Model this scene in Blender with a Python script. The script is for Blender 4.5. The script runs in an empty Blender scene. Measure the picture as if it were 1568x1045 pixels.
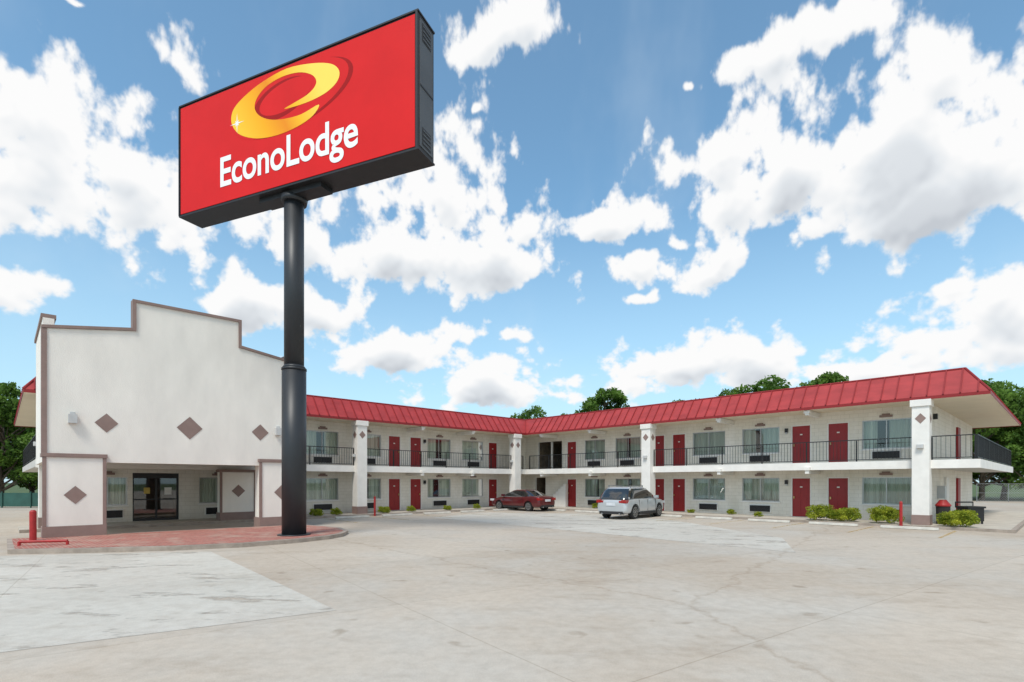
import bpy, bmesh, math, random
import numpy as np
from mathutils import Vector, Matrix
random.seed(7)
scene=bpy.context.scene
F=820.0; H=2.0
# ---------------------------------------------------------------- materials
def newmat(name):
    m=bpy.data.materials.new(name); m.use_nodes=True
    nt=m.node_tree; b=nt.nodes['Principled BSDF']; return m,nt,b
def mat(name,col,rough=.6,metal=0,var=.12,scale=3.0,bump=0,bscale=40,spec=.5,coat=0,stretch=(1,1,1)):
    m,nt,b=newmat(name); L=nt.links
    tc=nt.nodes.new('ShaderNodeTexCoord'); mp=nt.nodes.new('ShaderNodeMapping'); mp.inputs['Scale'].default_value=stretch
    L.new(tc.outputs['Object'],mp.inputs[0])
    no=nt.nodes.new('ShaderNodeTexNoise'); no.inputs['Scale'].default_value=scale; no.inputs['Detail'].default_value=4; no.inputs['Roughness'].default_value=.6
    L.new(mp.outputs[0],no.inputs['Vector'])
    r=nt.nodes.new('ShaderNodeValToRGB'); e=r.color_ramp.elements
    e[0].position=.3; e[1].position=.72
    e[0].color=tuple(c*(1-var) for c in col)+(1,); e[1].color=tuple(min(1,c*(1+var*.6)) for c in col)+(1,)
    L.new(no.outputs[0],r.inputs[0])
    L.new(r.outputs[0],b.inputs['Base Color'])
    b.inputs['Roughness'].default_value=rough; b.inputs['Metallic'].default_value=metal
    b.inputs['Specular IOR Level'].default_value=spec; b.inputs['Coat Weight'].default_value=coat
    if bump:
        n2=nt.nodes.new('ShaderNodeTexNoise'); n2.inputs['Scale'].default_value=bscale; n2.inputs['Detail'].default_value=3
        L.new(tc.outputs['Object'],n2.inputs['Vector'])
        bp=nt.nodes.new('ShaderNodeBump'); bp.inputs['Strength'].default_value=bump; bp.inputs['Distance'].default_value=.02
        L.new(n2.outputs[0],bp.inputs['Height']); L.new(bp.outputs[0],b.inputs['Normal'])
    return m
def mat_brickpaint(name,col,bw=.4,bh=.2,strength=.45):
    m,nt,b=newmat(name); L=nt.links
    tc=nt.nodes.new('ShaderNodeTexCoord'); sx=nt.nodes.new('ShaderNodeSeparateXYZ'); L.new(tc.outputs['Object'],sx.inputs[0])
    ad=nt.nodes.new('ShaderNodeMath'); ad.operation='ADD'; L.new(sx.outputs[0],ad.inputs[0]); L.new(sx.outputs[1],ad.inputs[1])
    cb=nt.nodes.new('ShaderNodeCombineXYZ'); L.new(ad.outputs[0],cb.inputs[0]); L.new(sx.outputs[2],cb.inputs[1])
    br=nt.nodes.new('ShaderNodeTexBrick'); br.inputs['Scale'].default_value=1; br.inputs['Brick Width'].default_value=bw; br.inputs['Row Height'].default_value=bh
    br.inputs['Mortar Size'].default_value=.008; br.inputs['Mortar Smooth'].default_value=.3
    br.inputs['Color1'].default_value=(1,1,1,1); br.inputs['Color2'].default_value=(.95,.95,.94,1); br.inputs['Mortar'].default_value=(.80,.79,.77,1)
    L.new(cb.outputs[0],br.inputs['Vector'])
    no=nt.nodes.new('ShaderNodeTexNoise'); no.inputs['Scale'].default_value=1.2; no.inputs['Detail'].default_value=5; no.inputs['Roughness'].default_value=.65
    mp=nt.nodes.new('ShaderNodeMapping'); mp.inputs['Scale'].default_value=(1,1,.35); L.new(tc.outputs['Object'],mp.inputs[0]); L.new(mp.outputs[0],no.inputs['Vector'])
    r=nt.nodes.new('ShaderNodeValToRGB'); e=r.color_ramp.elements; e[0].position=.3; e[1].position=.65
    e[0].color=(col[0]*.86,col[1]*.85,col[2]*.81,1); e[1].color=col+(1,)
    L.new(no.outputs[0],r.inputs[0])
    mx=nt.nodes.new('ShaderNodeMix'); mx.data_type='RGBA'; mx.blend_type='MULTIPLY'; mx.inputs[0].default_value=1
    L.new(r.outputs[0],mx.inputs[6]); L.new(br.outputs[0],mx.inputs[7])
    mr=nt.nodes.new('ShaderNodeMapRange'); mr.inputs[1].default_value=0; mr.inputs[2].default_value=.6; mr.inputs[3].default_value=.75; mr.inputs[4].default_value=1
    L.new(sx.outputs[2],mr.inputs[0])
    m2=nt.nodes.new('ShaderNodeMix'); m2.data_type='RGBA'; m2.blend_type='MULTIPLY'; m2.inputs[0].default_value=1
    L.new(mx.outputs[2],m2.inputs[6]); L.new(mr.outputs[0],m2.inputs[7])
    L.new(m2.outputs[2],b.inputs['Base Color']); b.inputs['Roughness'].default_value=.75
    bp=nt.nodes.new('ShaderNodeBump'); bp.inputs['Strength'].default_value=strength; bp.inputs['Distance'].default_value=.01
    L.new(br.outputs[0],bp.inputs['Height']); L.new(bp.outputs[0],b.inputs['Normal'])
    return m
def mat_glass(name,tint=(.9,.95,.95),refl=.16):
    m,nt,b=newmat(name); L=nt.links; out=nt.nodes['Material Output']; nt.nodes.remove(b)
    t=nt.nodes.new('ShaderNodeBsdfTransparent'); t.inputs[0].default_value=tint+(1,)
    g=nt.nodes.new('ShaderNodeBsdfGlossy'); g.inputs['Roughness'].default_value=.02
    lw=nt.nodes.new('ShaderNodeLayerWeight'); lw.inputs[0].default_value=.35
    mr=nt.nodes.new('ShaderNodeMapRange'); mr.inputs[3].default_value=refl; mr.inputs[4].default_value=.9; L.new(lw.outputs['Fresnel'],mr.inputs[0])
    mx=nt.nodes.new('ShaderNodeMixShader'); L.new(mr.outputs[0],mx.inputs[0]); L.new(t.outputs[0],mx.inputs[1]); L.new(g.outputs[0],mx.inputs[2])
    L.new(mx.outputs[0],out.inputs[0]); return m
def mat_leaf(name,c1,c2,scale=.5):
    m,nt,b=newmat(name); L=nt.links; out=nt.nodes['Material Output']
    tc=nt.nodes.new('ShaderNodeTexCoord')
    no=nt.nodes.new('ShaderNodeTexNoise'); no.inputs['Scale'].default_value=scale; no.inputs['Detail'].default_value=3; no.inputs['Roughness'].default_value=.7
    L.new(tc.outputs['Object'],no.inputs['Vector'])
    r=nt.nodes.new('ShaderNodeValToRGB'); e=r.color_ramp.elements; e[0].position=.36; e[1].position=.66; e[0].color=c1+(1,); e[1].color=c2+(1,)
    L.new(no.outputs[0],r.inputs[0]); L.new(r.outputs[0],b.inputs['Base Color']); b.inputs['Roughness'].default_value=.55; b.inputs['Specular IOR Level'].default_value=.25
    tr=nt.nodes.new('ShaderNodeBsdfTranslucent'); L.new(r.outputs[0],tr.inputs[0])
    mx=nt.nodes.new('ShaderNodeMixShader'); mx.inputs[0].default_value=.4
    L.new(b.outputs[0],mx.inputs[1]); L.new(tr.outputs[0],mx.inputs[2]); L.new(mx.outputs[0],out.inputs[0]); return m
def mat_curtain(name):
    m,nt,b=newmat(name); L=nt.links
    tc=nt.nodes.new('ShaderNodeTexCoord'); sx=nt.nodes.new('ShaderNodeSeparateXYZ'); L.new(tc.outputs['Object'],sx.inputs[0])
    ad=nt.nodes.new('ShaderNodeMath'); ad.operation='ADD'; L.new(sx.outputs[0],ad.inputs[0]); L.new(sx.outputs[1],ad.inputs[1])
    cb=nt.nodes.new('ShaderNodeCombineXYZ'); L.new(ad.outputs[0],cb.inputs[0])
    no=nt.nodes.new('ShaderNodeTexNoise'); no.inputs['Scale'].default_value=5; no.inputs['Detail'].default_value=3; L.new(cb.outputs[0],no.inputs['Vector'])
    r=nt.nodes.new('ShaderNodeValToRGB'); e=r.color_ramp.elements; e[0].position=.3; e[1].position=.7; e[0].color=(.30,.33,.25,1); e[1].color=(.80,.82,.68,1)
    L.new(no.outputs[0],r.inputs[0]); L.new(r.outputs[0],b.inputs['Base Color']); b.inputs['Roughness'].default_value=.9; return m

M={}
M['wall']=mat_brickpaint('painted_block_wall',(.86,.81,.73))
M['stucco']=mat('white_stucco',(.86,.815,.745),.85,var=.10,scale=.9,bump=.35,bscale=45,stretch=(1,1,.4))
M['white']=mat('white_paint',(.82,.79,.74),.6,var=.08,scale=2)
M['cream']=mat('cream_soffit',(.76,.66,.50),.7,var=.05,scale=1)
M['taupe']=mat('taupe_trim',(.27,.185,.16),.7,var=.12,scale=3)
M['roof']=mat('red_metal_roof',(.39,.046,.046),.5,var=.22,scale=.8,spec=.35,stretch=(1,1,3))
M['roofseam']=mat('red_roof_seam',(.27,.026,.028),.5,var=.08,spec=.3)
M['flat']=mat('flat_roof',(.3,.3,.29),.9)
M['door']=mat('red_door_paint',(.30,.012,.014),.42,var=.12,scale=2)
M['black']=mat('black_metal',(.012,.012,.013),.45,var=.1)
M['ac']=mat('ac_grille',(.02,.018,.018),.6,var=.2,scale=20)
M['frame']=mat('aluminium_frame',(.5,.5,.49),.35,metal=.6,var=.05)
M['glass']=mat_glass('window_glass',refl=.10)
M['curtain']=mat_curtain('curtain')
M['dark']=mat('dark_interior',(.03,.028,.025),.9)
M['interior']=mat('lobby_interior',(.16,.12,.08),.9,var=.5,scale=2)
M['deck']=mat('deck_concrete',(.55,.53,.49),.85,var=.1,scale=2)
M['walk']=mat('sidewalk_concrete',(.50,.45,.38),.9,var=.18,scale=1.5,bump=.2)
M['kerb']=mat('kerb_concrete',(.36,.30,.25),.9,var=.28,scale=3,bump=.3)
M['redpaint']=mat('red_safety_paint',(.40,.02,.02),.5,var=.25,scale=6)
M['brass']=mat('brass_hardware',(.6,.45,.2),.3,metal=1)
M['lamp']=mat('lamp_housing',(.55,.55,.54),.4,var=.1)
M['pole']=mat('charcoal_pole_paint',(.026,.029,.034),.45,var=.3,scale=1.2,stretch=(1,.3,1))
M['cab']=mat('black_cabinet',(.016,.016,.018),.5,var=.2)
M['cabside']=mat('grey_cabinet_side',(.085,.092,.10),.5,var=.15,scale=1)
M['signred']=mat('sign_red_face',(.70,.018,.018),.5,var=.08,scale=.5,spec=.15)
M['signdark']=mat('sign_dark_red',(.36,.008,.008),.5,var=.05,spec=.15)
M['signwhite']=mat('sign_white',(.90,.90,.90),.4,var=.02)
M['leaf']=mat_leaf('tree_foliage',(.04,.095,.014),(.17,.29,.045),.6)
M['leafy']=mat_leaf('shrub_foliage',(.16,.23,.02),(.50,.52,.05),3)
M['bark']=mat('bark',(.11,.085,.06),.9,var=.3,scale=6,bump=.5)
M['yellow']=mat('worn_yellow',(.55,.40,.10),.8,var=.2,scale=3)

# ---------------------------------------------------------------- mesh builder
class MB:
    def __init__(s): s.v=[]; s.f=[]; s.m=[]; s.mats=[]
    def mi(s,k):
        if k not in s.mats: s.mats.append(k)
        return s.mats.index(k)
    def face(s,pts,k):
        i=len(s.v); s.v+= [tuple(p) for p in pts]; s.f.append(tuple(range(i,i+len(pts)))); s.m.append(s.mi(k))
    def box(s,x0,x1,y0,y1,z0,z1,k):
        if x0>x1:x0,x1=x1,x0
        if y0>y1:y0,y1=y1,y0
        i=len(s.v)
        s.v+=[(x0,y0,z0),(x1,y0,z0),(x1,y1,z0),(x0,y1,z0),(x0,y0,z1),(x1,y0,z1),(x1,y1,z1),(x0,y1,z1)]
        for f in [(0,3,2,1),(4,5,6,7),(0,1,5,4),(1,2,6,5),(2,3,7,6),(3,0,4,7)]:
            s.f.append(tuple(i+q for q in f)); s.m.append(s.mi(k))
    def prism(s,poly,z0,z1,k,ktop=None):
        n=len(poly); i=len(s.v)
        s.v+=[(x,y,z0) for x,y in poly]+[(x,y,z1) for x,y in poly]
        for j in range(n):
            s.f.append((i+j,i+(j+1)%n,i+n+(j+1)%n,i+n+j)); s.m.append(s.mi(k))
        s.f.append(tuple(i+n+j for j in range(n))); s.m.append(s.mi(ktop or k))
        s.f.append(tuple(i+n-1-j for j in range(n))); s.m.append(s.mi(k))
    def tube(s,p0,p1,r0,r1,k,n=8,cap=True):
        p0=Vector(p0);p1=Vector(p1);d=(p1-p0).normalized()
        u=d.orthogonal().normalized(); w=d.cross(u); i=len(s.v)
        for p,r in((p0,r0),(p1,r1)):
            for j in range(n):
                t=2*math.pi*j/n; s.v.append(tuple(p+u*(r*math.cos(t))+w*(r*math.sin(t))))
        for j in range(n):
            s.f.append((i+j,i+(j+1)%n,i+n+(j+1)%n,i+n+j)); s.m.append(s.mi(k))
        if cap:
            s.f.append(tuple(i+n-1-j for j in range(n))); s.m.append(s.mi(k))
            s.f.append(tuple(i+n+j for j in range(n))); s.m.append(s.mi(k))
    def obj(s,name,parent=None,smooth=False,bevel=0,recalc=False):
        me=bpy.data.meshes.new(name); me.from_pydata(s.v,[],s.f)
        for k in s.mats: me.materials.append(M[k])
        me.polygons.foreach_set('material_index',s.m); me.update()
        if recalc:
            bm=bmesh.new(); bm.from_mesh(me); bmesh.ops.remove_doubles(bm,verts=bm.verts,dist=1e-5); bmesh.ops.recalc_face_normals(bm,faces=bm.faces); bm.to_mesh(me); bm.free()
        o=bpy.data.objects.new(name,me); scene.collection.objects.link(o)
        if parent: o.parent=parent
        if smooth:
            for p in me.polygons: p.use_smooth=True
        if bevel:
            b=o.modifiers.new('bev','BEVEL'); b.width=bevel; b.segments=2; b.limit_method='ANGLE'
        return o
def empty(name,loc=(0,0,0),rotz=0):
    e=bpy.data.objects.new(name,None); scene.collection.objects.link(e); e.location=loc; e.rotation_euler=(0,0,rotz); e.empty_display_size=.3; return e

# ---------------------------------------------------------------- frame of the motel: L plan
C=Vector((1.06,41.35,0)); ANG=math.atan2(-.723,.691)
E1=Vector((math.cos(ANG),math.sin(ANG),0)); E2=Vector((-math.sin(ANG),math.cos(ANG),0))
def W(a,b,z=0): return C+E1*a+E2*b+Vector((0,0,z))
motel=empty('motel_building',C,ANG)
ZD=2.92; ZE=5.58; ZT=6.85; WB=1.6
RW=24.7; RE=26.5; LW=-27.0; LE=-28.3; DP=17.6
def P(w,s,t,z): return (s,t,z) if w=='R' else (-t,-s,z)
def bx(mb,w,s0,s1,t0,t1,z0,z1,k):
    if w=='R': mb.box(s0,s1,t0,t1,z0,z1,k)
    else: mb.box(-t1,-t0,-s1,-s0,z0,z1,k)
def quad(mb,w,s0,s1,t,z0,z1,k):
    mb.face([P(w,s0,t,z0),P(w,s1,t,z0),P(w,s1,t,z1),P(w,s0,t,z1)],k)
winsR=[(4.5,6.3),(7.2,9.2),(12.95,15.0),(16.0,18.05),(21.95,23.95)]
doorsR=[(2.8,3.75),(10.1,11.05),(11.55,12.5),(18.65,19.65),(20.4,21.4)]
winsL=[(2.95,4.95),(6.0,8.0),(11.6,13.6),(14.5,16.5),(20.3,22.0)]
doorsL=[(1.5,2.45),(8.5,9.45),(10.15,11.1),(17.1,18.05),(18.7,19.65)]
LEVELS=[(0.12,'lo'),(ZD,'up')]
wallm=MB(); jm=MB(); win=MB(); gl=MB(); cur=MB(); dr=MB(); acm=MB(); lampm=MB(); interior=MB()
def opening(w,s0,s1,z0,z1,d=.14,k='white'):
    jm.face([P(w,s0,WB,z0),P(w,s0,WB+d,z0),P(w,s0,WB+d,z1),P(w,s0,WB,z1)],k)
    jm.face([P(w,s1,WB,z0),P(w,s1,WB+d,z0),P(w,s1,WB+d,z1),P(w,s1,WB,z1)],k)
    jm.face([P(w,s0,WB,z1),P(w,s1,WB,z1),P(w,s1,WB+d,z1),P(w,s0,WB+d,z1)],k)
    jm.face([P(w,s0,WB,z0),P(w,s1,WB,z0),P(w,s1,WB+d,z0),P(w,s0,WB+d,z0)],k)
def wallfill(w,s0,s1,z0,z1,ops):
    ss=sorted({s0,s1,*[v for o in ops for v in o[:2]]}); zs=sorted({z0,z1,*[v for o in ops for v in o[2:4]]})
    for i in range(len(ss)-1):
        for j in range(len(zs)-1):
            cs=(ss[i]+ss[i+1])/2; cz=(zs[j]+zs[j+1])/2
            if any(o[0]<cs<o[1] and o[2]<cz<o[3] for o in ops): continue
            quad(wallm,w,ss[i],ss[i+1],WB,zs[j],zs[j+1],'wall')
def window(w,s0,s1,zb,zt,frame='frame'):
    opening(w,s0,s1,zb,zt)
    d=WB+.06; f=.05
    bx(win,w,s0,s1,d,d+.06,zb,zb+f,frame); bx(win,w,s0,s1,d,d+.06,zt-f,zt,frame)
    bx(win,w,s0,s0+f,d,d+.06,zb+f,zt-f,frame); bx(win,w,s1-f,s1,d,d+.06,zb+f,zt-f,frame)
    mid=s0+(s1-s0)*.5; bx(win,w,mid-.02,mid+.02,d+.003,d+.055,zb+f,zt-f,frame)
    bx(win,w,s0-.06,s1+.06,WB-.05,WB+.05,zb-.07,zb-.002,'white')
    quad(gl,w,s0+f,s1-f,d+.03,zb+f,zt-f,'glass')
    gap=random.choice([0,0,.12,.3,.5]); c=mid+random.uniform(-.2,.2)
    for a0,a1 in((s0,c-gap/2),(c+gap/2,s1)):
        n=max(1,int((a1-a0)/.06))
        for i in range(n):
            x0=a0+(a1-a0)*i/n; x1=a0+(a1-a0)*(i+1)/n
            t0=d+.12+(.035 if i%2 else 0); t1=d+.12+(0 if i%2 else .035)
            cur.face([P(w,x0,t0,zb-.1),P(w,x1,t1,zb-.1),P(w,x1,t1,zt+.05),P(w,x0,t0,zt+.05)],'curtain')
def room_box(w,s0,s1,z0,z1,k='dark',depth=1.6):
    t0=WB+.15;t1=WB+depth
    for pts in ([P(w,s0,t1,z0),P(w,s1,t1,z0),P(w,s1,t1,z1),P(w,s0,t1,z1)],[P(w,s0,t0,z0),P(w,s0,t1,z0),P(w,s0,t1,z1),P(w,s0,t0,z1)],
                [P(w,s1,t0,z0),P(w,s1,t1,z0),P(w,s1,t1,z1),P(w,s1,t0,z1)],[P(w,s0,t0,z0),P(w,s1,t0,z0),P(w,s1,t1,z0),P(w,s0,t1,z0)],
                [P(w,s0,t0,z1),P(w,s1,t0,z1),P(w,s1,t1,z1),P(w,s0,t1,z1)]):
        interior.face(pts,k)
def door(w,s0,s1,zf):
    zt=zf+2.12; opening(w,s0,s1,zf,zt,.1)
    f=.06
    bx(dr,w,s0,s0+f,WB-.02,WB+.08,zf,zt,'white'); bx(dr,w,s1-f,s1,WB-.02,WB+.08,zf,zt,'white'); bx(dr,w,s0+f,s1-f,WB-.02,WB+.08,zt-f,zt,'white')
    bx(dr,w,s0+f,s1-f,WB+.03,WB+.075,zf+.01,zt-f,'door')
    a0=s0+f+.12;a1=s1-f-.12;m=(a0+a1)/2
    for u0,u1 in((a0,m-.04),(m+.04,a1)):
        for v0,v1 in((.25,.95),(1.1,1.55),(1.65,1.9)):
            bx(dr,w,u0,u1,WB+.018,WB+.032,zf+v0,zf+v1,'door')
    bx(dr,w,s0+f+.06,s0+f+.11,WB-.03,WB+.03,zf+.98,zf+1.1,'brass')
    bx(dr,w,m-.06,m+.06,WB+.008,WB+.017,zf+1.57,zf+1.63,'white')
    bx(dr,w,s0,s1,WB-.05,WB+.02,zf-.001,zf+.02,'frame')
def acunit(w,s0,s1,z0):
    m=(s0+s1)/2; a0=m-.55;a1=m+.55
    bx(acm,w,a0-.05,a1+.05,WB-.06,WB+.05,z0,z0+.42,'white')
    bx(acm,w,a0,a1,WB-.1,WB-.062,z0+.04,z0+.38,'ac')
    for i in range(6): bx(acm,w,a0+.02,a1-.02,WB-.112,WB-.1,z0+.065+i*.052,z0+.082+i*.052,'black')
def hood(w,s0,s1,zt):
    m=(s0+s1)/2; i=.26
    bx(acm,w,m-i,m+i,WB-.1,WB-.002,zt+.1,zt+.2,'taupe'); bx(acm,w,m-i*.6,m+i*.6,WB-.08,WB-.002,zt+.2,zt+.27,'taupe')
def walllamp(w,s,z):
    bx(lampm,w,s-.07,s+.07,WB-.14,WB-.002,z,z+.22,'black'); bx(lampm,w,s-.05,s+.05,WB-.12,WB-.02,z-.08,z,'lamp')
for w,wins,doors,send in(('R',winsR,doorsR,RW),('L',winsL,doorsL,-LW)):
    for zf,lv in LEVELS:
        ztop=ZD-.3 if lv=='lo' else ZE
        z0=0 if lv=='lo' else ZD-.3
        zb=zf+(.78 if lv=='lo' else .68); zt=zf+2.1
        ops=[]
        W_=list(wins)
        if w=='L': W_+= [(25.0,26.5)] if lv=='lo' else [(23.2,25.2)]
        for s0,s1 in W_:
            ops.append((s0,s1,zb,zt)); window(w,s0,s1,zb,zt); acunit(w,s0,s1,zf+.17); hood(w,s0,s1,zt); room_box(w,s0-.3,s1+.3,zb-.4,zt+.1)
        for s0,s1 in doors:
            ops.append((s0,s1,zf,zf+2.12)); door(w,s0,s1,zf)
        if w=='L' and lv=='lo':
            ops.append((22.9,24.8,zf,zf+2.3))
            opening(w,22.9,24.8,zf,zf+2.3); room_box(w,22.5,25.0,zf,zf+2.4,'interior',3)
            for q in(22.9,23.8,24.75): bx(win,w,q,q+.09 if q<24.7 else q+.05,WB+.04,WB+.1,zf,zf+2.3,'black')
            bx(win,w,22.99,24.75,WB+.043,WB+.097,zf+2.05,zf+2.3,'black'); bx(win,w,22.99,24.75,WB+.043,WB+.097,zf,zf+.12,'black')
            bx(win,w,22.99,24.75,WB+.02,WB+.043,zf+1.0,zf+1.06,'black')
            quad(gl,w,22.99,24.75,WB+.07,zf+.12,zf+2.05,'glass')
            bx(win,w,23.2,23.5,WB+.062,WB+.066,zf+1.25,zf+1.6,'white'); bx(win,w,24.1,24.35,WB+.062,WB+.066,zf+1.3,zf+1.6,'yellow')
        if w=='R':
            if lv=='up':
                ops.append((-.2,2.3,zf,zf+2.2)); opening(w,-.2,2.3,zf,zf+2.2,.2); room_box(w,-.2,2.3,zf,zf+2.2,'interior',4)
                bx(win,w,.9,1.05,WB+.3,WB+.4,zf,zf+2.2,'white')
            else:
                ops.append((-.5,.6,zf,zf+2.2)); opening(w,-.5,.6,zf,zf+2.2,.2); room_box(w,-.5,.6,zf,zf+2.2,'interior',5)
        wallfill(w,-WB,send,z0,ztop,ops)
        for (x,_) in doors[1::2]: walllamp(w,x-.22,zf+1.75)
for i in range(9):
    interior.box(.7+i*.25,.95+i*.25,1.25,1.55,0.12,.12+.19*(i+1),'white')
wallm.face([(RW,WB,0),(RW,DP-WB,0),(RW,DP-WB,ZE),(RW,WB,ZE)],'wall')
wallm.face([(RW,DP-WB,0),(-DP+WB,DP-WB,0),(-DP+WB,DP-WB,ZE),(RW,DP-WB,ZE)],'wall')
wallm.face([(-DP+WB,DP-WB,0),(-DP+WB,LW,0),(-DP+WB,LW,ZE),(-DP+WB,DP-WB,ZE)],'wall')
wallm.face([(-DP+WB,LW,0),(-WB,LW,0),(-WB,LW,ZE),(-DP+WB,LW,ZE)],'wall')
dk=MB()
dk.box(-WB,.05,LE,WB,ZD-.3,ZD,'deck'); dk.box(.05,RE,-.05,WB,ZD-.3,ZD,'deck'); dk.box(RW,RE,WB,DP,ZD-.3,ZD,'deck'); dk.box(-DP,-WB,LE,LW,ZD-.3,ZD,'deck')
dk.box(.052,RE+.03,-.09,-.05,ZD-.34,ZD+.03,'white'); dk.box(.05,.09,LE,-.092,ZD-.34,ZD+.03,'white'); dk.box(RE,RE+.04,-.05,DP,ZD-.34,ZD+.03,'white')
acm.box(RW+.002,RW+.3,3.0,3.5,1.2,1.8,'lamp'); acm.box(RW+.002,RW+.1,5.0,5.9,.12,2.2,'white'); acm.box(RW+.002,RW+.1,9.0,9.9,ZD,ZD+2.1,'door'); acm.box(RW+.002,RW+.1,9.0,9.9,.12,2.2,'door')
acm.box(RW+.002,RW+.16,1.9,2.1,4.9,5.15,'black')
for w,ss in(('R',(1.8,6.35,15.45,20.0)),('L',(5.4,9.6,18.4,))):
    for s in ss:
        bx(dk,w,s-.09,s+.09,-.2,WB-.01,ZD-.52,ZD-.345,'white'); bx(dk,w,s-.14,s+.14,-.25,-.0,ZD-.345,ZD-.2,'white')
        bx(dk,w,s-.09,s+.09,-.2,WB-.01,ZE-.25,ZE-.02,'white'); bx(dk,w,s-.14,s+.14,-.25,.05,ZE-.16,ZE-.02,'white')
wallm.obj('walls',motel); jm.obj('window_reveals',motel); win.obj('window_frames',motel); gl.obj('window_panes',motel); cur.obj('curtains',motel)
dr.obj('doors',motel); acm.obj('air_conditioners',motel); lampm.obj('wall_lamps',motel); interior.obj('interiors',motel); dk.obj('balcony_deck',motel)
pl=MB()
def pillar(a,b,hw=.31,top=ZE):
    pl.box(a-hw,a+hw,b-hw,b+hw,.55,top-.3,'white'); pl.box(a-hw-.06,a+hw+.06,b-hw-.06,b+hw+.06,top-.3,top-.01,'white')
    pl.box(a-hw-.02,a+hw+.02,b-hw-.02,b+hw+.02,0,.55,'taupe')
    zc=4.75; r=.2
    pl.face([(a-r,b-hw-.006,zc),(a,b-hw-.006,zc-r*1.15),(a+r,b-hw-.006,zc),(a,b-hw-.006,zc+r*1.15)],'taupe')
    pl.face([(a+hw+.006,b-r,zc),(a+hw+.006,b,zc-r*1.15),(a+hw+.006,b+r,zc),(a+hw+.006,b,zc+r*1.15)],'taupe')
    pl.box(a-.12,a+.12,b-hw-.16,b-hw-.002,3.45,3.62,'lamp')
for a,b in((10.9,-.12),(24.6,-.12),(.12,-1.25),(.12,-14.0),(.12,-27.9)): pillar(a,b)
pl.obj('pillars',motel,bevel=.01)
rl=MB()
def rail(p0,p1):
    p0=Vector(p0);p1=Vector(p1);L=(p1-p0).length; d=(p1-p0)/L
    along_x=abs(d.x)>.5
    def rb(u0,u1,h,z0,z1):
        q0=p0+d*u0;q1=p0+d*u1
        if along_x: rl.box(q0.x,q1.x,q0.y-h,q0.y+h,z0,z1,'black')
        else: rl.box(q0.x-h,q0.x+h,q0.y,q1.y,z0,z1,'black')
    rb(0,L,.022,ZD+1.03,ZD+1.07); rb(0,L,.015,ZD+.1,ZD+.13)
    n=int(L/.15)
    for i in range(1,n):
        u=L*i/n; rb(u-.007,u+.007,.007,ZD+.13,ZD+1.03)
    k=max(1,round(L/2.2))
    for i in range(k+1):
        u=min(max(L*i/k,.025),L-.025); rb(u-.025,u+.025,.025,ZD+.0,ZD+1.02)
rail((.4,-.02,0),(10.58,-.02,0)); rail((11.22,-.02,0),(24.28,-.02,0)); rail((24.92,-.02,0),(26.4,-.02,0)); rail((26.43,-.02,0),(26.43,DP,0))
rail((.02,-.3,0),(.02,-.93,0)); rail((.02,-1.57,0),(.02,-13.68,0)); rail((.02,-14.32,0),(.02,-19.6,0)); rail((-.1,-28.25,0),(-DP,-28.25,0))
rl.obj('balcony_railings',motel)
rf=MB()
def loop(off):
    o=off
    return [(o,-o),(RE+o,-o),(RE+o,DP+o),(-DP-o,DP+o),(-DP-o,LE-o),(o,LE-o)]
o1=loop(.38); o2=loop(-.5)
for i in range(6):
    j=(i+1)%6
    a0=Vector((*o1[i],ZE+.12));a1=Vector((*o1[j],ZE+.12));b1=Vector((*o2[j],ZT));b0=Vector((*o2[i],ZT))
    rf.face([a0,a1,b1,b0],'roof')
    rf.face([(a0.x,a0.y,ZE-.02),(a1.x,a1.y,ZE-.02),tuple(a1),tuple(a0)],'roofseam')
    L=(a1-a0).length; d=(a1-a0)/L; n=(b0-a0)- d*((b0-a0).dot(d)); nrm=d.cross(n).normalized()
    if nrm.z<0:nrm=-nrm
    u=.35
    while u<L:
        lo=(b0-a0).dot(d); hi=L+(b1-a1).dot(d); f=1.0
        if lo>0 and u<lo: f=u/lo
        if hi<L and u>hi: f=(L-u)/(L-hi)
        q0=a0+d*u; q1=q0+n*f
        w_=d*.022; h_=nrm*.05
        rf.face([q0-w_,q0-w_+h_,q1-w_+h_,q1-w_],'roofseam'); rf.face([q0+w_,q0+w_+h_,q1+w_+h_,q1+w_],'roofseam'); rf.face([q0-w_+h_,q0+w_+h_,q1+w_+h_,q1-w_+h_],'roofseam')
        u+=.56
    rf.tube(b0,b1,.05,.05,'roofseam',6)
for i in range(6):
    rf.tube((*o1[i],ZE+.13),(*o2[i],ZT+.01),.045,.045,'roofseam',6)
rf.obj('mansard_roof',motel)
sf=MB()
o3=loop(.36)
sf.face([(x,y,ZE) for x,y in (o3[0],o3[1],(RE+.36,DP),(-DP,DP),(-DP,LE-.36),o3[5])],'cream')
o4=loop(-.52)
sf.face([(x,y,ZT-.25) for x,y in o4],'flat')
sf.obj('soffit_and_roof_deck',motel)
sw=MB()
sw.box(-WB+.0,.75,LE-.5,WB,0.0,.118,'walk'); sw.box(.75,RE+1.0,-.75,WB,0.0,.118,'walk'); sw.box(RW,RE+1.0,WB,DP,0.0,.118,'walk')
sw.box(.75,.9,LE-.5,-.9,0,.122,'kerb'); sw.box(.75,RE+1.15,-.9,-.75,0,.122,'kerb'); sw.box(RE+1.0,RE+1.15,-.75,DP,0,.122,'kerb')
swo=sw.obj('sidewalk'); swo.location=C; swo.rotation_euler=(0,0,ANG)

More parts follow.
